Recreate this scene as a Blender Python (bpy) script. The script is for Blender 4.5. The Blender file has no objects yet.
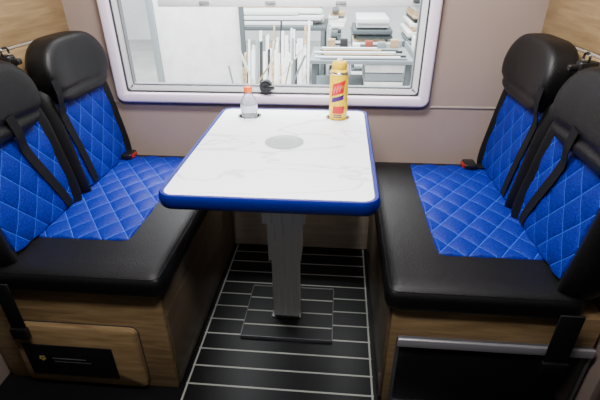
import bpy, bmesh, math, random
from mathutils import Vector, Matrix
from mathutils.bvhtree import BVHTree
random.seed(4)
C = bpy.context.scene.collection
WO = {}   # world origins

# ---------------------------------------------------------------- materials
def nodes(name):
    m = bpy.data.materials.new(name); m.use_nodes = True
    nt = m.node_tree; b = nt.nodes["Principled BSDF"]
    return m, nt, b
def plain(name, col, rough=.5, metal=0, spec=.5, bump=0, bscale=200, coat=0, emit=0, var=0, vscale=6, wrinkle=0):
    m, nt, b = nodes(name)
    b.inputs["Base Color"].default_value = (*col, 1)
    b.inputs["Roughness"].default_value = rough
    b.inputs["Metallic"].default_value = metal
    b.inputs["Specular IOR Level"].default_value = spec
    b.inputs["Coat Weight"].default_value = coat
    if emit:
        b.inputs["Emission Color"].default_value = (*col, 1)
        b.inputs["Emission Strength"].default_value = emit
    tc = nt.nodes.new("ShaderNodeTexCoord")
    if var:
        n = nt.nodes.new("ShaderNodeTexNoise"); n.inputs["Scale"].default_value = vscale
        n.inputs["Detail"].default_value = 5
        nt.links.new(tc.outputs["Object"], n.inputs["Vector"])
        r = nt.nodes.new("ShaderNodeValToRGB")
        r.color_ramp.elements[0].position = .3; r.color_ramp.elements[1].position = .7
        r.color_ramp.elements[0].color = (*[c*(1-var) for c in col], 1)
        r.color_ramp.elements[1].color = (*[min(1, c*(1+var)) for c in col], 1)
        nt.links.new(n.outputs["Fac"], r.inputs["Fac"]); nt.links.new(r.outputs["Color"], b.inputs["Base Color"])
    if bump:
        n = nt.nodes.new("ShaderNodeTexNoise"); n.inputs["Scale"].default_value = bscale
        n.inputs["Detail"].default_value = 3
        nt.links.new(tc.outputs["Object"], n.inputs["Vector"])
        bp = nt.nodes.new("ShaderNodeBump"); bp.inputs["Strength"].default_value = bump
        bp.inputs["Distance"].default_value = .002
        nt.links.new(n.outputs["Fac"], bp.inputs["Height"]); nt.links.new(bp.outputs["Normal"], b.inputs["Normal"])
        if wrinkle:
            n2 = nt.nodes.new("ShaderNodeTexNoise"); n2.inputs["Scale"].default_value = 7; n2.inputs["Detail"].default_value = 1
            n2.inputs["Distortion"].default_value = .5
            nt.links.new(tc.outputs["Object"], n2.inputs["Vector"])
            b2 = nt.nodes.new("ShaderNodeBump"); b2.inputs["Strength"].default_value = wrinkle; b2.inputs["Distance"].default_value = .012
            nt.links.new(n2.outputs["Fac"], b2.inputs["Height"]); nt.links.new(b2.outputs["Normal"], bp.inputs["Normal"])
    return m
def wood(name, c1, c2, scale, rough=.45):
    m, nt, b = nodes(name)
    tc = nt.nodes.new("ShaderNodeTexCoord"); mp = nt.nodes.new("ShaderNodeMapping")
    mp.inputs["Scale"].default_value = scale
    nt.links.new(tc.outputs["Object"], mp.inputs["Vector"])
    n = nt.nodes.new("ShaderNodeTexNoise"); n.inputs["Scale"].default_value = 1; n.inputs["Detail"].default_value = 7
    n.inputs["Distortion"].default_value = .6
    nt.links.new(mp.outputs["Vector"], n.inputs["Vector"])
    r = nt.nodes.new("ShaderNodeValToRGB")
    r.color_ramp.elements[0].position = .35; r.color_ramp.elements[1].position = .65
    r.color_ramp.elements[0].color = (*c1, 1); r.color_ramp.elements[1].color = (*c2, 1)
    nt.links.new(n.outputs["Fac"], r.inputs["Fac"]); nt.links.new(r.outputs["Color"], b.inputs["Base Color"])
    b.inputs["Roughness"].default_value = rough
    return m
def math_node(nt, op, a, bb=None, cc=None):
    n = nt.nodes.new("ShaderNodeMath"); n.operation = op
    for i, v in enumerate((a, bb, cc)):
        if v is None: continue
        if isinstance(v, (int, float)): n.inputs[i].default_value = v
        else: nt.links.new(v, n.inputs[i])
    return n.outputs[0]

M_leather = plain("black_leather", (.003, .003, .0036), .46, spec=.28, bump=.5, bscale=240, wrinkle=.14)
M_leather2 = plain("black_leather_headrest", (.0028, .0028, .0032), .45, spec=.28, bump=.5, bscale=240, wrinkle=.12)
M_belt = plain("black_webbing", (.003, .003, .004), .7, spec=.2, bump=.6, bscale=400)
M_blkplastic = plain("black_plastic", (.005, .005, .006), .35)
M_gloss = plain("dark_gloss_panel", (.006, .006, .008), .22)
M_red = plain("red_plastic", (.28, .008, .008), .4)
M_trimblue = plain("blue_edge_plastic", (.002, .008, .17), .3, spec=.5)
M_alu = plain("brushed_aluminium", (.92, .94, .95), .36, metal=.15, bump=.15, bscale=90)
M_rail = plain("dull_grey_metal", (.40, .39, .42), .38, metal=.5, bump=.1, bscale=90)
M_darkrail = plain("dark_grey_metal", (.10, .10, .11), .4, metal=.4)
M_chrome = plain("chrome", (.75, .76, .78), .12, metal=1)
M_frame = plain("window_plastic", (.84, .72, .87), .35)
M_gasket = plain("rubber_gasket", (.03, .03, .034), .5)
M_greyseal = plain("grey_inner_seal", (.16, .17, .18), .5)
M_taupe = plain("taupe_wall_panel", (.33, .25, .215), .42, var=.05, vscale=3)
M_bounce = plain("low_bounce_interior_panel", (.05, .045, .04), .6)  # unseen walls, colour kept dark to hold back bounced light
M_seam = plain("beige_seam_strip", (.36, .30, .25), .6)
M_oak = wood("oak_laminate_wall", (.22, .14, .062), (.33, .22, .108), (5, 5, 60), .5)
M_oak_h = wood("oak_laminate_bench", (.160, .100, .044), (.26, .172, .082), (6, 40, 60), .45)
M_oak_p = wood("pale_oak_lit_end_board", (.62, .52, .40), (.76, .66, .52), (6, 40, 60), .5)  # pale board, colour raised so it looks lit under the table
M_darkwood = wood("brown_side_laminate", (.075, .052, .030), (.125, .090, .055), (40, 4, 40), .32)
M_ceiling = plain("ceiling_panel", (.5, .48, .46), .6)
M_added_lamp = plain("added_lamp_glow", (1, .97, .95), .5, emit=4)  # glowing face of the unseen lamps added overhead
M_white = plain("white_paint", (.84, .85, .86), .5)
M_clip = plain("pale_grey_clip", (.30, .31, .32), .5)
M_yellow = plain("yellow_can_paint", (.84, .54, .0), .35)
M_purple = plain("violet_print", (.05, .008, .12), .3)
M_redprint = plain("red_print", (.55, .006, .012), .3)
M_pink = plain("pink_print", (.80, .12, .22), .3)
M_whiteprint = plain("white_print", (.8, .8, .78), .3)
M_orange = plain("orange_cap_plastic", (.85, .13, .02), .35)
M_gold = plain("gold_print", (.50, .36, .10), .5, metal=0)
M_pale = plain("pale_grey_print", (.28, .28, .27), .5)
M_grey = plain("silver_grey_disc", (.42, .47, .47), .28, metal=.3, bump=.1, bscale=120)
M_grey2 = plain("silver_grey_disc_ring", (.52, .56, .56), .28, metal=.3)

# marble table top
M_marble, nt, b = nodes("white_marble_laminate")
tc = nt.nodes.new("ShaderNodeTexCoord"); mp = nt.nodes.new("ShaderNodeMapping")
mp.inputs["Rotation"].default_value = (0, 0, .9); mp.inputs["Scale"].default_value = (1.0, 3.0, 1)
nt.links.new(tc.outputs["Object"], mp.inputs["Vector"])
n = nt.nodes.new("ShaderNodeTexNoise"); n.inputs["Scale"].default_value = 1.7; n.inputs["Detail"].default_value = 3
n.inputs["Distortion"].default_value = .8
nt.links.new(mp.outputs["Vector"], n.inputs["Vector"])
d = math_node(nt, 'ABSOLUTE', math_node(nt, 'SUBTRACT', n.outputs["Fac"], .5))
r = nt.nodes.new("ShaderNodeValToRGB")
r.color_ramp.elements[0].position = 0; r.color_ramp.elements[0].color = (.64, .65, .69, 1)
r.color_ramp.elements[1].position = .016; r.color_ramp.elements[1].color = (.88, .90, .93, 1)
nt.links.new(d, r.inputs["Fac"]); nt.links.new(r.outputs["Color"], b.inputs["Base Color"])
b.inputs["Roughness"].default_value = .12

# quilted blue fabric: UV in metres
DX, DY = .094, .120
M_quilt, nt, b = nodes("blue_quilted_fabric")
uv = nt.nodes.new("ShaderNodeUVMap"); uv.uv_map = "UVMap"
sx = nt.nodes.new("ShaderNodeSeparateXYZ"); nt.links.new(uv.outputs["UV"], sx.inputs[0])
a = math_node(nt, 'DIVIDE', sx.outputs[0], DX); c = math_node(nt, 'DIVIDE', sx.outputs[1], DY)
def linemask(v): return math_node(nt, 'PINGPONG', v, .5)
p = linemask(math_node(nt, 'ADD', a, c)); q = linemask(math_node(nt, 'SUBTRACT', a, c))
mn = math_node(nt, 'MINIMUM', p, q)
line = math_node(nt, 'LESS_THAN', mn, .015)
nz = nt.nodes.new("ShaderNodeTexNoise"); nz.inputs["Scale"].default_value = 160
nt.links.new(uv.outputs["UV"], nz.inputs["Vector"])
rr = nt.nodes.new("ShaderNodeValToRGB")
rr.color_ramp.elements[0].position = .35; rr.color_ramp.elements[0].color = (.001, .006, .12, 1)
rr.color_ramp.elements[1].position = .65; rr.color_ramp.elements[1].color = (.0018, .013, .27, 1)
nt.links.new(nz.outputs["Fac"], rr.inputs["Fac"])
mx = nt.nodes.new("ShaderNodeMixRGB"); mx.inputs[2].default_value = (.03, .10, .62, 1)
nt.links.new(math_node(nt, 'MULTIPLY', line, .75), mx.inputs[0]); nt.links.new(rr.outputs["Color"], mx.inputs[1])
nt.links.new(mx.outputs[0], b.inputs["Base Color"])
b.inputs["Roughness"].default_value = .55; b.inputs["Specular IOR Level"].default_value = .2

# floor: black boards with thin pale inlay lines
def stripes(name, phase, cx, half, border):
    m, nt, b = nodes(name)
    g = nt.nodes.new("ShaderNodeNewGeometry"); s = nt.nodes.new("ShaderNodeSeparateXYZ")
    nt.links.new(g.outputs["Position"], s.inputs[0]); sn = nt.nodes.new("ShaderNodeSeparateXYZ"); nt.links.new(g.outputs["Normal"], sn.inputs[0])
    fr = math_node(nt, 'FRACT', math_node(nt, 'DIVIDE', math_node(nt, 'ADD', s.outputs[1], 5.0+phase), .078))
    ly = math_node(nt, 'LESS_THAN', fr, .082)
    ax = math_node(nt, 'ABSOLUTE', math_node(nt, 'SUBTRACT', s.outputs[0], cx))
    msk = math_node(nt, 'MULTIPLY', ly, math_node(nt, 'LESS_THAN', ax, half+border))
    edge = math_node(nt, 'LESS_THAN', math_node(nt, 'ABSOLUTE', math_node(nt, 'SUBTRACT', ax, half)), .0032 if border else -1)
    msk = math_node(nt, 'MAXIMUM', msk, edge)
    msk = math_node(nt, 'MULTIPLY', msk, math_node(nt, 'GREATER_THAN', sn.outputs[2], .9))
    mx = nt.nodes.new("ShaderNodeMixRGB"); mx.inputs[1].default_value = (.004, .004, .005, 1); mx.inputs[2].default_value = (.32, .33, .29, 1)
    nt.links.new(msk, mx.inputs[0]); nt.links.new(mx.outputs[0], b.inputs["Base Color"])
    b.inputs["Roughness"].default_value = .42; b.inputs["Specular IOR Level"].default_value = .25
    return m
M_floor = stripes("black_striped_vinyl", 0, .005, .320, .005)
M_plate = stripes("black_striped_plate", .030, .005, .175, 0)

def clear(name, tint, gl=.06, milky=0):
    m = bpy.data.materials.new(name); m.use_nodes = True; nt = m.node_tree
    nt.nodes.remove(nt.nodes["Principled BSDF"])
    o = nt.nodes["Material Output"]; t = nt.nodes.new("ShaderNodeBsdfTransparent"); t.inputs[0].default_value = (*tint, 1)
    gs = nt.nodes.new("ShaderNodeBsdfGlossy"); gs.inputs["Roughness"].default_value = .05
    df = nt.nodes.new("ShaderNodeBsdfDiffuse"); df.inputs[0].default_value = (.85, .88, .92, 1)
    m1 = nt.nodes.new("ShaderNodeMixShader"); m1.inputs[0].default_value = milky
    nt.links.new(t.outputs[0], m1.inputs[1]); nt.links.new(df.outputs[0], m1.inputs[2])
    lw = nt.nodes.new("ShaderNodeLayerWeight"); lw.inputs[0].default_value = gl
    mi = nt.nodes.new("ShaderNodeMixShader")
    nt.links.new(lw.outputs["Fresnel"], mi.inputs[0]); nt.links.new(m1.outputs[0], mi.inputs[1]); nt.links.new(gs.outputs[0], mi.inputs[2])
    nt.links.new(mi.outputs[0], o.inputs[0]); return m
M_bottle = clear("clear_bottle_plastic", (.90, .93, .96), .15, .30)

# ---------------------------------------------------------------- mesh helpers
def place(o, parent, org):
    WO[o.name] = Vector(org)
    if parent:
        o.parent = parent; o.location = Vector(org) - WO[parent.name]
    else: o.location = org
def mk(name, verts, faces, mat, parent=None, smooth=True, uvs=None, angle=40):
    vs = [Vector(v) for v in verts]
    lo = Vector([min(v[i] for v in vs) for i in range(3)]); hi = Vector([max(v[i] for v in vs) for i in range(3)])
    org = Vector(((lo.x+hi.x)/2, (lo.y+hi.y)/2, lo.z))
    me = bpy.data.meshes.new(name); me.from_pydata([v-org for v in vs], [], faces)
    if uvs:
        l = me.uv_layers.new(name="UVMap")
        for lp in me.loops: l.data[lp.index].uv = uvs[lp.vertex_index]
    bm = bmesh.new(); bm.from_mesh(me); bmesh.ops.recalc_face_normals(bm, faces=bm.faces[:]); bm.to_mesh(me); bm.free()
    if smooth:
        me.shade_smooth(); me.set_sharp_from_angle(angle=math.radians(angle))
    me.materials.append(mat)
    o = bpy.data.objects.new(name, me); C.objects.link(o); place(o, parent, org)
    return o
def bm_arrays(bm):
    bm.verts.ensure_lookup_table(); bm.verts.index_update()
    return [v.co.copy() for v in bm.verts], [[v.index for v in f.verts] for f in bm.faces]
def box_arr(lo, hi, bev=0, seg=3, rot=None, xf=None):
    lo = Vector(lo); hi = Vector(hi)
    l2 = Vector([min(lo[i], hi[i]) for i in range(3)]); h2 = Vector([max(lo[i], hi[i]) for i in range(3)])
    bm = bmesh.new(); bmesh.ops.create_cube(bm, size=1)
    for v in bm.verts: v.co = Vector([v.co[i]*(h2[i]-l2[i]) for i in range(3)])
    if bev: bmesh.ops.bevel(bm, geom=bm.edges[:], offset=bev, segments=seg, profile=.5, affect='EDGES')
    c = (l2+h2)/2
    for v in bm.verts:
        p = v.co
        if rot: p = rot @ p
        v.co = p + c
    r = bm_arrays(bm); bm.free(); return r
def join(arrs):
    V = []; F = []
    for v, f in arrs:
        k = len(V); V += v; F += [[i+k for i in ff] for ff in f]
    return V, F
def box(name, lo, hi, mat, parent=None, bev=.002, seg=2, rot=None):
    v, f = box_arr(lo, hi, bev, seg, rot); return mk(name, v, f, mat, parent)
def lathe_arr(prof, cx, cy, cz, n=32):
    V = []; F = []
    for r, z in prof:
        for i in range(n):
            a = 2*math.pi*i/n; V.append(Vector((cx+r*math.cos(a), cy+r*math.sin(a), cz+z)))
    for j in range(len(prof)-1):
        for i in range(n):
            F.append([j*n+i, j*n+(i+1) % n, (j+1)*n+(i+1) % n, (j+1)*n+i])
    F.append(list(range(n))[::-1]); k = (len(prof)-1)*n; F.append([k+i for i in range(n)])
    return V, F
def lathe(name, prof, loc, mat, parent=None, n=32):
    v, f = lathe_arr(prof, *loc, n=n); return mk(name, v, f, mat, parent)
def rod_arr(p0, p1, r, n=8):
    p0 = Vector(p0); p1 = Vector(p1); d = (p1-p0).normalized()
    u = d.orthogonal().normalized(); w = d.cross(u)
    V = [p+(u*math.cos(2*math.pi*i/n)+w*math.sin(2*math.pi*i/n))*r for p in (p0, p1) for i in range(n)]
    F = [[i, (i+1) % n, n+(i+1) % n, n+i] for i in range(n)]+[list(range(n)), [n+i for i in range(n)]]
    return V, F
def empty(name, loc):
    o = bpy.data.objects.new(name, None); o.empty_display_size = .1; C.objects.link(o); place(o, None, loc); return o
def tag(o, label, cat, group=None):
    o["label"] = label; o["category"] = cat
    if group: o["group"] = group
def struct(o): o["kind"] = "structure"; return o
def rrect(x0, x1, y0, y1, r, n=8):
    P = []; N = []
    for cx, cy, a0 in ((x1-r, y1-r, 0), (x0+r, y1-r, 90), (x0+r, y0+r, 180), (x1-r, y0+r, 270)):
        for i in range(n+1):
            a = math.radians(a0+90*i/n); P.append((cx+r*math.cos(a), cy+r*math.sin(a))); N.append((math.cos(a), math.sin(a)))
    return P, N
def sweep(P, N, prof, f):
    V = []; F = []; m = len(prof); k = len(P)
    for (x, y), (nx, ny) in zip(P, N):
        for o, h in prof: V.append(Vector(f(x+nx*o, y+ny*o, h)))
    for i in range(k):
        for j in range(m):
            F.append([i*m+j, ((i+1) % k)*m+j, ((i+1) % k)*m+(j+1) % m, i*m+(j+1) % m])
    return V, F

# ---------------------------------------------------------------- room shell
BY = -2.7
struct(box("floor", (-1.9, BY, -.05), (1.9, .04, 0), M_floor, bev=0))
struct(box("ceiling", (-1.9, BY, 1.98), (1.9, .04, 2.03), M_ceiling, bev=0))
HX0, HX1, HZ0, HZ1 = -.762, .507, .778, 1.46
wb = join([box_arr((-1.9, 0, 0), (HX0, .04, 1.98)), box_arr((HX1, 0, 0), (1.9, .04, 1.98)),
           box_arr((HX0, 0, 0), (HX1, .04, HZ0)), box_arr((HX0, 0, HZ1), (HX1, .04, 1.98))])
struct(mk("wall_back", *wb, M_taupe, smooth=False))
struct(box("wall_front", (-1.9, BY-.04, 0), (1.9, BY, 1.98), M_bounce, bev=0))
struct(box("wall_left", (-1.0, -.93, 0), (-.965, 0, 1.98), M_taupe, bev=.002))
struct(box("wall_right", (.945, -.93, 0), (.98, 0, 1.98), M_taupe, bev=.002))
struct(box("wall_side_left", (-1.94, BY, 0), (-1.9, .04, 1.98), M_bounce, bev=0))
struct(box("wall_side_right", (1.9, BY, 0), (1.94, .04, 1.98), M_bounce, bev=0))
struct(box("trim_1", (-.965, -.93, 1.036), (-.957, 0, 1.97), M_oak, bev=.001))
struct(box("trim_2", (.937, -.93, 1.036), (.945, 0, 1.97), M_oak, bev=.001))
struct(box("trim_3", (-.965, -.93, 1.026), (-.958, 0, 1.034), M_seam, bev=.001))
struct(box("trim_4", (.938, -.93, 1.026), (.945, 0, 1.034), M_seam, bev=.001))
struct(box("trim_5", (.56, -.004, .735), (.93, 0, .743), M_seam, bev=.001))
struct(box("trim_6", (-.95, -.004, .735), (-.81, 0, .743), M_seam, bev=.001))
struct(box("trim_7", (-.965, -.93, .5), (-.957, 0, 1.024), M_oak, bev=.001))
struct(box("trim_8", (.937, -.93, .5), (.945, 0, 1.024), M_oak, bev=.001))
struct(box("baseboard_back", (-.335, -.02, 0), (.345, 0, .46), M_oak_p, bev=.003))

# window (sash slid open: no pane in the opening)
win = empty("window_1", (-.125, 0, .735)); struct(win)
P, N = rrect(-.80, .55, .740, 1.52, .034)
pf = [(0, 0), (0, -.018), (-.004, -.024), (-.010, -.026), (-.034, -.026), (-.040, -.022), (-.043, -.010), (-.043, .03), (-.030, .03), (-.030, 0)]
v, f = sweep(P, N, pf, lambda a, b, h: (a, h, b)); mk("frame", v, f, M_frame, win)
P, N = rrect(-.757, .507, .783, 1.477, .014)
v, f = sweep(P, N, [(0, -.004), (-.006, -.004), (-.006, .035), (0, .035)], lambda a, b, h: (a, h, b)); mk("gasket", v, f, M_gasket, win)
P, N = rrect(-.751, .501, .789, 1.471, .014)
v, f = sweep(P, N, [(0, .004), (-.022, .004), (-.026, .03), (0, .034)], lambda a, b, h: (a, h, b)); mk("sash", v, f, M_white, win)
P, N = rrect(-.727, .477, .813, 1.447, .012)
v, f = sweep(P, N, [(0, .004), (-.005, .004), (-.005, .03), (0, .03)], lambda a, b, h: (a, h, b)); mk("inner_gasket", v, f, M_greyseal, win)
LZ = .818
vv, ff = join([rod_arr((-.135, .004, LZ), (-.135, -.026, LZ), .026, 28), rod_arr((-.135, -.026, LZ), (-.135, -.034, LZ), .020, 28),
               box_arr((-.142, -.040, LZ-.008), (-.095, -.032, LZ+.008), .003, 2)])
mk("latch", vv, ff, M_blkplastic, win)
bl = empty("window_blind", (-.06, -.02, 1.125))
tag(bl, "white roller blind with a pale bottom rail, mostly raised", "window blind")
box("bottom_rail", (-.55, -.024, 1.128), (.44, -.010, 1.165), M_white, bl, bev=.004)
box("fabric", (-.54, -.018, 1.16), (.43, -.016, 1.46), M_white, bl, bev=0)
for i, x in enumerate((-.36, -.10, .17)):
    o = box("rail_clip", (x-.020, -.032, 1.138), (x+.020, -.023, 1.150), M_clip, bl, bev=.003)

# ---------------------------------------------------------------- dining table
TX0, TX1, TY0, TY1, TZ = -.302, .292, -.872, -.10, .75
tbl = empty("dining_table", (0, -.485, 0))
tag(tbl, "white marble-look table with blue plastic edge on an aluminium pedestal", "table")
CH = [(-.172, -.205), (.174, -.200)]
P, N = rrect(TX0+.014, TX1-.014, TY0+.014, TY1-.014, .036, 10)
V = [(x, y, TZ-.032) for x, y in P]+[(x, y, TZ) for x, y in P]; k = len(P)
top = mk("table_top", V, [[i, (i+1) % k, k+(i+1) % k, k+i] for i in range(k)]+[list(range(k))[::-1], [k+i for i in range(k)]], M_marble, tbl, smooth=False)
for cx, cy in CH:
    vv, ff = lathe_arr([(.039, -.1), (.039, .1)], cx, cy, TZ)
    cut = mk("cutter", vv, ff, M_marble, None)
    bpy.context.view_layer.update()
    md = top.modifiers.new("b", 'BOOLEAN'); md.object = cut; md.operation = 'DIFFERENCE'; md.solver = 'EXACT'
    bpy.context.view_layer.update()
    me = bpy.data.meshes.new_from_object(top.evaluated_get(bpy.context.evaluated_depsgraph_get()))
    top.modifiers.clear(); top.data = me; bpy.data.objects.remove(cut)
P, N = rrect(TX0, TX1, TY0, TY1, .048, 12)
prof = [(-.015, .0), (-.012, .0025), (-.004, .002), (.0, -.004), (.002, -.018), (.0, -.032), (-.004, -.038), (-.015, -.038)]
v, f = sweep(P, N, prof, lambda a, b, h: (a, b, TZ+h)); mk("edge_trim", v, f, M_trimblue, tbl)
for cx, cy in CH:
    pr = [(.037, -.045), (.0385, -.040), (.0385, .0008), (.046, .0008), (.046, .003), (.042, .0042), (.039, .003)]
    vv, ff = lathe_arr(pr, cx, cy, TZ, 40)
    cho = mk("cup_holder", vv, [x for x in ff if len(x) == 4], M_chrome, tbl)
    vv, ff = lathe_arr([(.0385, .0025), (.0365, -.036), (.001, -.038)], cx, cy, TZ, 40)
    mk("cup_liner", vv, ff[:-2], M_blkplastic, cho)
md = lathe("medallion", [(.066, 0.0002), (.066, .0012), (.062, .0016), (.060, .0011), (.001, .0011)], (-.003, -.467, TZ), M_grey, tbl, 48)
v, f = sweep([(-.003+.040*math.cos(a*math.pi/24), -.467+.040*math.sin(a*math.pi/24)) for a in range(48)], [(math.cos(a*math.pi/24), math.sin(a*math.pi/24)) for a in range(48)],
             [(0, .0010), (.0, .0015), (.004, .0015), (.004, .0010)], lambda a, b, h: (a, b, TZ+h))
mk("engraved_ring", v, f, M_grey2, md)
CX, CYc = -.005, -.49
def column(name, w, dpt, z0, z1):
    pts = []
    def side():
        n = 4; out = []
        for i in range(n):
            t0 = i/n; t1 = (i+.84)/n
            out += [(t0, 0), (t1, 0), (t1+.012, 1), ((i+1)/n-.012, 1)]
        return out
    hw, hd = w/2, dpt/2; g = .003
    for t, q in side(): pts.append((-hw+w*t, -hd+q*g))
    for t, q in side(): pts.append((hw-q*g, -hd+dpt*t))
    for t, q in side(): pts.append((hw-w*t, hd-q*g))
    for t, q in side(): pts.append((-hw+q*g, hd-dpt*t))
    k = len(pts)
    V = [(CX+x, CYc+y, z) for z in (z0, z1) for x, y in pts]
    return mk(name, V, [[i, (i+1) % k, k+(i+1) % k, k+i] for i in range(k)]+[list(range(k))[::-1], [k+i for i in range(k)]], M_alu, tbl, smooth=False)
box("mounting_plate", (CX-.14, CYc-.14, .700), (CX+.14, CYc+.14, .716), M_blkplastic, tbl, bev=.003)
column("column_section", .152, .112, .47, .70)
column("column_section", .122, .090, .30, .52)
column("column_section", .102, .076, .014, .33)
box("base_plate", (-.172, -.642, 0.0), (.182, -.348, .012), M_plate, tbl, bev=0)
P, N = rrect(-.175, .185, -.645, -.345, .004, 2)
v, f = sweep(P, N, [(0, 0), (0, .0130), (-.003, .0130), (-.003, 0)], lambda a, b, h: (a, b, h)); mk("plate_edging", v, f, M_darkrail, tbl)
box("foot_flange", (CX-.06, CYc-.047, .012), (CX+.06, CYc+.047, .016), M_blkplastic, tbl, bev=.001)

# ---------------------------------------------------------------- items on the table
cx, cy = CH[1]; cz = TZ-.0335
can = empty("aerosol_can", (cx, cy, cz))
tag(can, "tall yellow aerosol can standing in the table's cup holder", "spray can")
R = .0345
lathe("can_body", [(.031, 0), (.034, .003), (R, .008), (R, .206), (.0335, .210), (.030, .218), (.024, .223), (.001, .223)], (cx, cy, cz), M_yellow, can, 40)
lathe("rim", [(.0342, .204), (.0355, .206), (.0355, .209), (.0335, .212)], (cx, cy, cz), M_chrome, can, 40)
lathe("spray_cap", [(.0265, .216), (.0280, .218), (.0275, .240), (.0245, .246), (.014, .248), (.001, .248)], (cx, cy, cz), M_yellow, can, 32)
lathe("nozzle", [(.010, .248), (.010, .254), (.008, .257), (.001, .257)], (cx, cy, cz), M_whiteprint, can, 20)
def patch(r, a0, a1, z0, z1, slant=0, n=10, rise=0):
    V = []
    for j, z in enumerate((z0, z1)):
        for i in range(n+1):
            a = math.radians(a0+(a1-a0)*i/n+slant*j); V.append(Vector((cx+r*math.cos(a), cy+r*math.sin(a), cz+z+rise*i/n)))
    return V, [[i, i+1, n+2+i, n+1+i] for i in range(n)]
mk("red_logo", *patch(R+.0004, 220, 300, .124, .170, 14, 14, .016), M_redprint, can)
for a in ((234, 242, .134, .160, 10), (253, 260, .138, .164, 10), (271, 278, .142, .167, 10)):
    mk("pink_stroke", *patch(R+.0008, *a, 10, .003), M_pink, can)
mk("violet_bar", *patch(R+.0004, 222, 300, .100, .118, 3, 14, .014), M_purple, can)
mk("red_patch", *patch(R+.0004, 232, 305, .060, .088, 6), M_redprint, can)
for z_ in (.052, .044): mk("print_line", *patch(R+.0005, 240, 292, z_, z_+.004), M_purple, can)

bt = empty("plastic_bottle", (CH[0][0], CH[0][1], TZ-.0335))
tag(bt, "small clear plastic bottle with an orange screw cap", "bottle")
bx, by = CH[0]; bz = TZ-.0365
vv, ff = lathe_arr([(.024, 0), (.029, .004), (.032, .012), (.032, .045), (.0305, .05), (.032, .055), (.032, .090), (.029, .104), (.019, .120), (.0135, .127), (.0135, .136)], bx, by, bz, 32)
mk("bottle_body", vv, ff[:-1], M_bottle, bt)
lathe("bottle_cap", [(.0155, .133), (.0160, .135), (.0160, .150), (.0145, .153), (.001, .153)], (bx, by, bz), M_orange, bt, 24)
v, f = sweep([(bx+.0322*math.cos(a*math.pi/16), by+.0322*math.sin(a*math.pi/16)) for a in range(32)], [(math.cos(a*math.pi/16), math.sin(a*math.pi/16)) for a in range(32)],
             [(0, .060), (.0004, .060), (.0004, .086), (0, .086)], lambda a, b, h: (a, b, bz+h))
mk("bottle_label", v, f, plain("pale_label", (.62, .66, .74), .4), bt)

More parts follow.
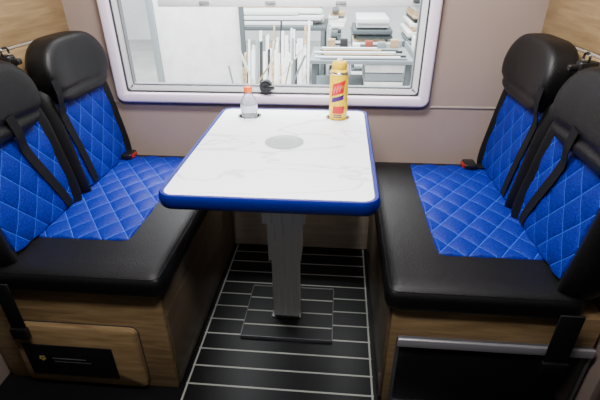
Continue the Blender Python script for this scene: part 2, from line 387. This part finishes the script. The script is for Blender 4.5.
# ---------------------------------------------------------------- benches
def bump(s): return math.exp(-((abs(s)-.90)/.12)**2)
def sg(v, p): return math.copysign(abs(v)**p, v)
def bench(side, offx, xo):
    S = side
    def X(d): return S*d+offx
    left = S < 0
    e = empty("dinette_bench", (X(.62), -.46, 0))
    tag(e, ("black and blue quilted double bench with a plaque drawer" if left else
            "black and blue quilted double bench with a grey metal rail"), "bench seat", "dinette benches")
    box("bench_box", (X(.352), -.885, 0), (X(xo), -.022, .42), M_oak_h, e, bev=.003)
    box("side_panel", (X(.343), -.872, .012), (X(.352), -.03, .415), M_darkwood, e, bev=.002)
    D0, D1, Y0, Y1, Z0, Z1 = .325, .86, (-.912 if left else -.905), -.022, .416, .500
    bm = bmesh.new(); bmesh.ops.create_cube(bm, size=1)
    bmesh.ops.subdivide_edges(bm, edges=bm.edges[:], cuts=15, use_grid_fill=True)
    for v in bm.verts:
        p = v.co*2
        hs = Vector(((D1-D0)/2, (Y1-Y0)/2, (Z1-Z0)/2)); r = .033
        q = Vector([p[i]*hs[i] for i in range(3)])
        for i in (0, 1):
            q[i] = math.copysign(1-max(0.0, 1-abs(p[i]))**1.9, p[i])*hs[i]
        inn = Vector([max(-(hs[i]-r), min(hs[i]-r, q[i])) for i in range(3)])
        dlt = q-inn
        if dlt.length > 1e-6: q = inn+dlt.normalized()*r
        z = q.z
        if z > 0:
            z += .003*(1-(q.x/hs.x)**4)*(1-(q.y/hs.y)**6)
        v.co = Vector((X((D0+D1)/2+q.x), (Y0+Y1)/2+q.y, (Z0+Z1)/2+z))
    va, fa = bm_arrays(bm); bm.free()
    cush = mk("seat_cushion", va, fa, M_leather, e, angle=80)
    P_, N_ = rrect(min(X(D0), X(D1))+.011, max(X(D0), X(D1))-.011, Y0+.011, Y1-.011, .024, 6)
    vv, ff = sweep(P_, N_, [(.0026*math.cos(t*math.pi/3), .0026*math.sin(t*math.pi/3)) for t in range(6)], lambda a, b, h: (a, b, Z1-.0105+h))
    mk("piping", vv, ff, M_leather2, cush)
    cb = BVHTree.FromPolygons(va, fa)
    def topz(x, y):
        h = cb.ray_cast(Vector((x, y, 1)), Vector((0, 0, -1))); return h[0].z if h[0] else Z1
    def quilt(name, pos, W, H, par, nu, nv, kround=.10, amp=.0075):
        V = []; UV = []; F = []
        for j in range(nv+1):
            for i in range(nu+1):
                s_ = -1+2*i/nu; t_ = -1+2*j/nv
                s2 = s_*(1-kround*abs(t_)**7*1.0); t2 = t_*(1-kround*abs(s_)**7*W/H)
                a = (s2+1)/2*W; b_ = (t2+1)/2*H
                p_ = a/DX+b_/DY; q_ = a/DX-b_/DY
                puff = (abs(math.sin(math.pi*p_))*abs(math.sin(math.pi*q_)))**.45
                m_ = min((1-abs(s_))*W/2, (1-abs(t_))*H/2)
                ed = min(1, m_/.010)
                h_ = (-.012)*(1-ed)+ed*(.001+amp*puff)
                V.append(pos(s2, t2, h_)); UV.append((a, b_))
        for j in range(nv):
            for i in range(nu):
                k_ = j*(nu+1)+i; F.append([k_, k_+1, k_+nu+2, k_+nu+1])
        return mk(name, V, F, M_quilt, par, uvs=UV, angle=180)
    sd0, sd1, sy0, sy1 = .485, .835, -.740, -.07
    def spos(s_, t_, h_):
        d = (sd0+sd1)/2+s_*(sd1-sd0)/2; y = (sy0+sy1)/2+t_*(sy1-sy0)/2
        return Vector((X(d), y, topz(X(d), y)+h_))
    quilt("seat_insert", spos, sd1-sd0, sy1-sy0, cush, 130, 250, kround=.04)
    surf = []
    for yc, hwb, yh, hc in ((-.238, .222, -.235, .945), (-.680, .224, -.706, .930)):
        ZB0, ZB1 = .455, .935
        V = []; F = []; nr = 44; na = 96
        fx = lambda z: .790+.056*(z-.45)/.45
        def hw(z):
            t = max(0.0, (z-ZB0)/(ZB1-ZB0)); return hwb*(1-.05*t**2.5)
        for j in range(nr+1):
            t = -math.cos(math.pi*j/nr)
            zc = (ZB0+ZB1)/2; z = zc+t*(ZB1-ZB0)/2
            ez = max(.02, max(0.0, 1-abs(t)**6)**(1/2.6)); tt = (t+1)/2
            H = hw(z); Dp = .055
            for i in range(na):
                th = 2*math.pi*i/na
                yy = sg(math.sin(th), .42); xx = sg(math.cos(th), .52)
                fwd = max(0, -xx)
                x = fx(z)+Dp+xx*Dp*ez - fwd*.042*bump(yy)*(1-.45*tt)*ez
                if x > xo-.008: x = xo-.008
                V.append(Vector((X(x), yc+yy*H*(.5+.5*ez), z)))
        for j in range(nr):
            for i in range(na):
                F.append([j*na+i, j*na+(i+1) % na, (j+1)*na+(i+1) % na, (j+1)*na+i])
        F.append(list(range(na))); F.append([nr*na+i for i in range(na)])
        bk = mk("backrest", V, F, M_leather, e, angle=80)
        surf.append((V, F))
        tree = BVHTree.FromPolygons(V, F)
        def frontx(y, z, default):
            h = tree.ray_cast(Vector((X(.3), y, z)), Vector((S, 0, 0))); return h[0].x if h[0] else X(default)
        zi0, zi1 = .50, .862
        def bpos(s_, t_, h_):
            z = (zi0+zi1)/2+t_*(zi1-zi0)/2; W = .176*(1-.05*((t_+1)/2)**2)
            y = yc+s_*W
            return Vector((frontx(y, z, .8)-S*h_, y, z))
        ins = quilt("backrest_insert", bpos, .352, .362, bk, 130, 130, kround=.08)
        surf.append(([v.co+WO[ins.name] for v in ins.data.vertices], [list(p.vertices) for p in ins.data.polygons]))
        V = []; F = []; nr2, na2 = 36, 80
        hh = .112; hwd = .198; hd = .060
        for j in range(nr2+1):
            ph = -math.pi/2+math.pi*j/nr2
            cz_ = sg(math.cos(ph), .38) if 0 < j < nr2 else .02; sz = sg(math.sin(ph), .85)
            for i in range(na2):
                th = 2*math.pi*i/na2
                yy = sg(math.sin(th), .45)*cz_; xx = sg(math.cos(th), .6)*cz_
                x = .860+xx*hd+.006*sz
                if xx < 0: x += .010*(1-yy*yy)*(1-sz*sz) - .022*abs(yy)**2.5*(1-.6*max(0, sz))
                if xx < 0: x += .008*math.exp(-((sz+.55)/.10)**2)
                x = min(x, xo-.012)
                wsc = 1-.15*max(0, sz)**1.8
                V.append(Vector((X(x), yh+yy*hwd*wsc, hc+sz*hh)))
        for j in range(nr2):
            for i in range(na2):
                F.append([j*na2+i, j*na2+(i+1) % na2, (j+1)*na2+(i+1) % na2, (j+1)*na2+i])
        F.append(list(range(na2))); F.append([nr2*na2+i for i in range(na2)])
        hr = mk("headrest", V, F, M_leather2, bk, angle=80)
        surf.append((V, F))
    V, F = join(surf+[(va, fa)]); big = BVHTree.FromPolygons(V, F)
    def strap(pts, w=.0175, name="seat_belt"):
        P = []
        for k_ in range(len(pts)-1):
            for i in range(14):
                t = i/14; P.append((pts[k_][0]*(1-t)+pts[k_+1][0]*t, pts[k_][1]*(1-t)+pts[k_+1][1]*t))
        P.append(pts[-1])
        C0 = []
        T = []
        for k_, (y, z) in enumerate(P):
            a = P[max(0, k_-1)]; b_ = P[min(len(P)-1, k_+1)]
            ty, tz = b_[0]-a[0], b_[1]-a[1]; L = math.hypot(ty, tz); ny_, nz_ = -tz/L, ty/L; T.append((ny_, nz_))
            xs = []
            for m_ in (-1, -.5, 0, .5, 1):
                h = big.ray_cast(Vector((X(.3), y+ny_*w*m_, z+nz_*w*m_)), Vector((S, 0, 0)))
                xs.append(S*(h[0].x-offx) if h[0] else .85)
            C0.append(min(xs)-.003)
        sm = [min(C0[max(0, i-2):i+3]) for i in range(len(C0))]
        V = []; Fs = []
        for k_, (y, z) in enumerate(P):
            ny_, nz_ = T[k_]; xf = sum(sm[max(0, k_-2):k_+3])/len(sm[max(0, k_-2):k_+3])
            xf = min(xf, C0[k_])
            for m_, lay in ((-1, 0), (1, 0), (1, 1), (-1, 1)):
                V.append(Vector((X(xf+lay*.0025), y+ny_*w*m_, z+nz_*w*m_)))
        for k_ in range(len(P)-1):
            for i in range(4): Fs.append([k_*4+i, k_*4+(i+1) % 4, (k_+1)*4+(i+1) % 4, (k_+1)*4+i])
        Fs.append([0, 1, 2, 3]); k_ = (len(P)-1)*4; Fs.append([k_, k_+1, k_+2, k_+3])
        return mk(name, V, Fs, M_belt, e, angle=60)
    strap([(-.435, .94), (-.405, .80), (-.355, .520)])
    strap([(-.675, .89), (-.63, .74), (-.545, .520)])
    for y in (-.462, -.912):
        g = box("belt_guide", (X(xo-.060), y-.018, .94), (X(xo-.004), y+.018, 1.025), M_blkplastic, e, bev=.008, seg=3)
        box("guide_arm", (X(xo-.085), y-.010, 0.995), (X(xo-.055), y+.010, 1.014), M_blkplastic, g, bev=.005, seg=3)
        P_, N_ = rrect(y-.017, y+.017, 1.020, 1.046, .011, 5)
        vv, ff = sweep(P_, N_, [(0, -.004), (.004, 0), (0, .004), (-.004, 0)], lambda a, b, h: (X(xo-.04+h), a, b))
        mk("belt_loop", vv, ff, M_blkplastic, g)
    bd = .040 if left else 0
    bk_ = box("buckle", (X(.715+bd), -.125, .506), (X(.765+bd), -.055, .530), M_blkplastic, e, bev=.006, seg=3)
    box("release_button", (X(.708+bd), -.115, .511), (X(.718+bd), -.070, .526), M_red, bk_, bev=.002)
    box("buckle_webbing", (X(.762+bd), -.110, .508), (X(.825), -.070, .514), M_belt, bk_, bev=.001)
    hx = .815; sw = .024 if left else .032
    hs_ = box("hanging_strap", (X(hx-sw), -.922, .26 if left else .25), (X(hx+sw), -.916, .46), M_belt, e, bev=.002)
    box("strap_tip", (X(hx-sw-.004), -.930, .24), (X(hx+sw+.004), -.913, .285), M_blkplastic, hs_, bev=.004)
    if left:
        P_, N_ = rrect(-.86, -.435, .018, .280, .022, 6)
        k_ = len(P_)
        V = [(a, y, b) for y in (-.885, -.903) for a, b in P_]
        V += [(a-nx_*.005, -.907, b-nz_*.005) for (a, b), (nx_, nz_) in zip(P_, N_)]
        Fz = [[r_*k_+i, r_*k_+(i+1) % k_, (r_+1)*k_+(i+1) % k_, (r_+1)*k_+i] for r_ in (0, 1) for i in range(k_)]+[list(range(k_)), [2*k_+i for i in range(k_)]]
        dr = mk("drawer_front", V, Fz, M_oak_h, e)
        vv, ff = sweep(P_, N_, [(.0, -.8852), (.004, -.8852), (.004, -.8866), (.0, -.8866)], lambda a, b, h: (a, h, b))
        mk("drawer_gap", vv, ff, M_gasket, dr)
        pl = box("plaque", (-.830, -.911, .060), (-.525, -.907, .200), M_gloss, dr, bev=.0015)
        arr = []
        for i in range(5):
            Rm = Matrix.Rotation(math.radians(18+72*i), 3, 'Y'); c_ = Vector((-.775, -.9112, .140))+Rm@Vector((.008, 0, 0))
            arr.append(rod_arr(c_-Vector((0, .0003, 0)), c_+Vector((0, .0003, 0)), .0045, 10))
        mk("emblem", *join(arr), M_gold, pl, smooth=False)
        arr = []
        for zr, n_, x0, hgt in ((.140, 15, -.738, .0035), (.126, 14, -.735, .0018)):
            x_ = x0
            for i in range(n_):
                w_ = random.uniform(.0025, .0075)
                arr.append(box_arr((x_, -.9114, zr), (x_+w_, -.9108, zr+hgt))); x_ += w_+.0035
        mk("lettering", *join(arr), M_pale, pl, smooth=False)
    else:
        P_, N_ = rrect(.372, .93, .02, .316, .008, 4)
        vv, ff = sweep(P_, N_, [(0, -.885), (0, -.893), (-.010, -.894), (-.010, -.885)], lambda a, b, h: (a, h, b))
        mk("panel_frame", vv, ff, M_darkrail, e, angle=30)
        vv, ff = box_arr((.374, -.903, .286), (.928, -.893, .318), .004, 3)
        mk("frame_top_rail", vv, ff, M_rail, e)
        box("dark_panel", (.380, -.892, .028), (.922, -.885, .286), M_gloss, e, bev=.001)
bench(1, 0.0, .928)
bench(-1, .012, .960)

# ---------------------------------------------------------------- added ceiling lamps, out of view, to light the interior
for i, (x, y) in enumerate(((0, -1.55), (0, -.55))):
    l = box("added_ceiling_lamp", (x-.35, y-.07, 1.955), (x+.35, y+.07, 1.98), M_added_lamp, None, bev=.006)
    tag(l, "added slim white ceiling light, out of view, over the dinette", "ceiling light", "added ceiling lights")
def area(name, loc, rot, sx_, sy_, power, col=(1, 1, 1)):
    ld = bpy.data.lights.new(name, 'AREA'); ld.shape = 'RECTANGLE'; ld.size = sx_; ld.size_y = sy_; ld.energy = power; ld.color = col
    o = bpy.data.objects.new(name, ld); o.location = loc; o.rotation_euler = rot; C.objects.link(o); return o
area("added_lamp_light", (0, -1.40, 1.94), (0, 0, 0), .7, .2, 28, (1, .97, .96))  # area lights added with the unseen lamps to brighten the interior
area("added_lamp_light", (0, -.60, 1.94), (0, 0, 0), .6, .2, 42, (1, .98, .97))

# ---------------------------------------------------------------- workshop outside
GZ = -.6
g = box("ground", (-9, .3, GZ-.1), (9, 14, GZ), plain("workshop_concrete", (.45, .46, .45), .7, var=.15, vscale=1.5), bev=0); struct(g)
fw = box("wall_workshop", (-9, 10, GZ), (9, 10.2, 5), plain("workshop_wall", (.75, .78, .78), .7, var=.1, vscale=1), bev=0); struct(fw)
M_panel = plain("pale_board", (.86, .86, .84), .7, var=.10, vscale=5, bump=.8, bscale=25)
M_steel = plain("painted_steel", (.10, .12, .13), .5)
M_mid = plain("mid_grey_steel", (.26, .30, .32), .45, metal=.2)
M_dark = plain("dark_board", (.025, .025, .025), .7)
M_lum = wood("raw_lumber", (.38, .25, .13), (.60, .45, .27), (3, 3, 20), .6)
M_rustc = plain("rust_red_carton", (.30, .06, .04), .6)
pw = empty("partition_screen", (-1.75, 4.2, GZ)); tag(pw, "large rough white partition standing on the workshop floor", "partition")
box("panel", (-2.32, 4.2, GZ), (-1.12, 4.26, 1.35), M_panel, pw, bev=.01)
box("post", (-1.16, 4.14, GZ), (-1.10, 4.20, 1.45), M_steel, pw, bev=.005)
box("post", (-2.40, 4.16, GZ), (-2.32, 4.24, 1.45), M_mid, pw, bev=.005)
cols = [M_lum, M_panel, M_white, M_dark, M_white, M_lum, M_mid, M_panel, M_dark]
for rank in range(3):
    x = -1.02+.02*rank
    for i in range(15):
        w_ = random.uniform(.011, .023); y0 = 3.50+.45*rank; hgt = random.uniform(.10, .42)+.05*rank
        v, f = box_arr((x-w_, y0-.015, GZ), (x+w_, y0+.015, hgt))
        V2 = [Vector((p.x, p.y+(p.z-GZ)*.30, p.z)) for p in v]
        o = mk("timber_board", V2, f, cols[(i*(rank+2)+rank) % 9], None, smooth=False)
        tag(o, "narrow pale board leaning upright in a stack of timber", "board", "leaning timber boards")
        x += .050
for i in range(12):
    y = 3.36-.045*i
    v, f = rod_arr((-1.22+.08*i, y, GZ), (-.75+random.uniform(-.40, .65), y, random.uniform(.10, .50)), random.uniform(.010, .017), 4)
    o = mk("diagonal_plank", v, f, (M_lum, M_white, M_panel, M_mid)[i % 4], None, smooth=False)
    tag(o, "pale plank propped diagonally in front of the timber stack", "plank", "diagonal planks")
for i in range(15):
    y = 5.25+(i % 5)*.16; z = .39+.075*(i//5)
    x0 = -2.0+random.uniform(-.2, .3); x1 = -.2+random.uniform(-.4, .12)
    o = box("long_plank", (x0, y-.06, z), (x1, y+.06, z+.055), (M_white, M_lum, M_white, M_mid, M_panel)[(i*2) % 5], None, bev=.004)
    tag(o, "long pale plank lying across a storage rack", "plank", "stored planks")
tr = empty("storage_rack", (-.9, 5.55, GZ)); tag(tr, "steel rack carrying long pale planks", "rack")
for x in (-1.8, -.1):
    for y in (5.10, 6.05): box("upright", (x-.03, y-.03, GZ), (x+.03, y+.03, .33), M_steel, tr, bev=.003)
box("rack_shelf", (-1.85, 5.07, .33), (-.05, 6.10, .385), M_steel, tr, bev=.003)
wbn = empty("workbench", (.3, 3.6, GZ)); tag(wbn, "grey steel workbench with drawers and a lower shelf", "workbench")
box("bench_top", (-.15, 2.9, .30), (.95, 3.7, .34), M_mid, wbn, bev=.004)
for x in (-.1, .9):
    for y in (2.95, 3.65): box("leg", (x-.025, y-.025, GZ), (x+.025, y+.025, .30), M_steel, wbn, bev=.002)
box("lower_shelf", (-.12, 2.95, -.02), (.92, 3.65, .01), M_mid, wbn, bev=.002)
for j in range(3): box("drawer", (.45, 2.93, .03+.09*j), (.86, 3.6, .11+.09*j), (M_panel, M_mid, M_panel)[j], wbn, bev=.006)
for i in range(10):
    v, f = rod_arr((-.12+random.uniform(0, .15), 2.94+i*.066, .354), (.6+random.uniform(0, .32), 2.94+i*.066, .354), .012, 8)
    o = mk("metal_pipe", v, f, (M_mid, M_white, M_dark, M_lum)[i % 4], None); tag(o, "thin metal pipe lying on the workbench", "pipe", "pipes on the workbench")
for i in range(6):
    x = .02+.15*i; h_ = random.uniform(.04, .11)
    o = box("small_carton", (x, 3.62, .342), (x+.09, 3.69, .342+h_), (M_lum, M_dark, M_white, M_rustc, M_mid, M_lum)[i], None, bev=.003)
    tag(o, "small carton standing at the back of the workbench", "box", "cartons on the workbench")
for pile, (px_, py_, wd, dp, top_) in enumerate(((.30, 4.4, .62, .8, .55), (1.05, 4.3, .55, .9, .80), (1.75, 4.4, .7, .9, .45), (-.02, 5.0, .28, .5, .62))):
    z = GZ; i = 0
    while z < top_:
        t_ = random.uniform(.022, .060)
        x0 = px_+random.uniform(0, .09); x1 = px_+wd-random.uniform(0, .14)
        o = box("sheet_pack", (x0, py_+random.uniform(0, .08), z+.001), (x1, py_+dp, z+t_), random.choice((M_panel, M_white, M_mid, M_lum, M_steel, M_white, M_dark)), None, bev=.003)
        tag(o, "flat pack of sheet material in a tall workshop pile", "sheet pack", "piles of sheet stock")
        z += t_+.002; i += 1
for i in range(6):
    x = 1.00+.085*i
    o = box("metal_sheet", (x, 3.3, GZ), (x+.025, 4.1, .35+.07*(i % 3)), (M_mid, M_panel, M_steel)[i % 3], None, bev=.002)
    tag(o, "upright grey metal sheet stored on edge in the workshop", "sheet", "upright sheets")
area("added_outdoor_light", (-1, 2.6, 4.5), (0, 0, 0), 5, 3, 1500, (.97, 1, 1))  # added area light in place of a sun, brightens the outside

w = bpy.data.worlds.new("World"); bpy.context.scene.world = w; w.use_nodes = True
w.node_tree.nodes["Background"].inputs[0].default_value = (.92, .96, 1, 1)
w.node_tree.nodes["Background"].inputs[1].default_value = 1.3

# ---------------------------------------------------------------- camera
yaw, pit, rol = math.radians(5.3), math.radians(29.4), math.radians(.5)
h = Vector((-math.sin(yaw), math.cos(yaw), 0)); Rv = Vector((math.cos(yaw), math.sin(yaw), 0)); z = Vector((0, 0, 1))
F_ = h*math.cos(pit)-z*math.sin(pit); U_ = h*math.sin(pit)+z*math.cos(pit)
R2 = Rv*math.cos(rol)-U_*math.sin(rol); U2 = U_*math.cos(rol)+Rv*math.sin(rol)
cd = bpy.data.cameras.new("camera"); cam = bpy.data.objects.new("camera", cd); C.objects.link(cam)
cd.sensor_width = 36; cd.lens = 430/600*36; cd.clip_start = .02
M = Matrix((R2, U2, -F_)).transposed().to_4x4(); M.translation = Vector((.174, -1.82, 1.293)); cam.matrix_world = M
bpy.context.scene.camera = cam
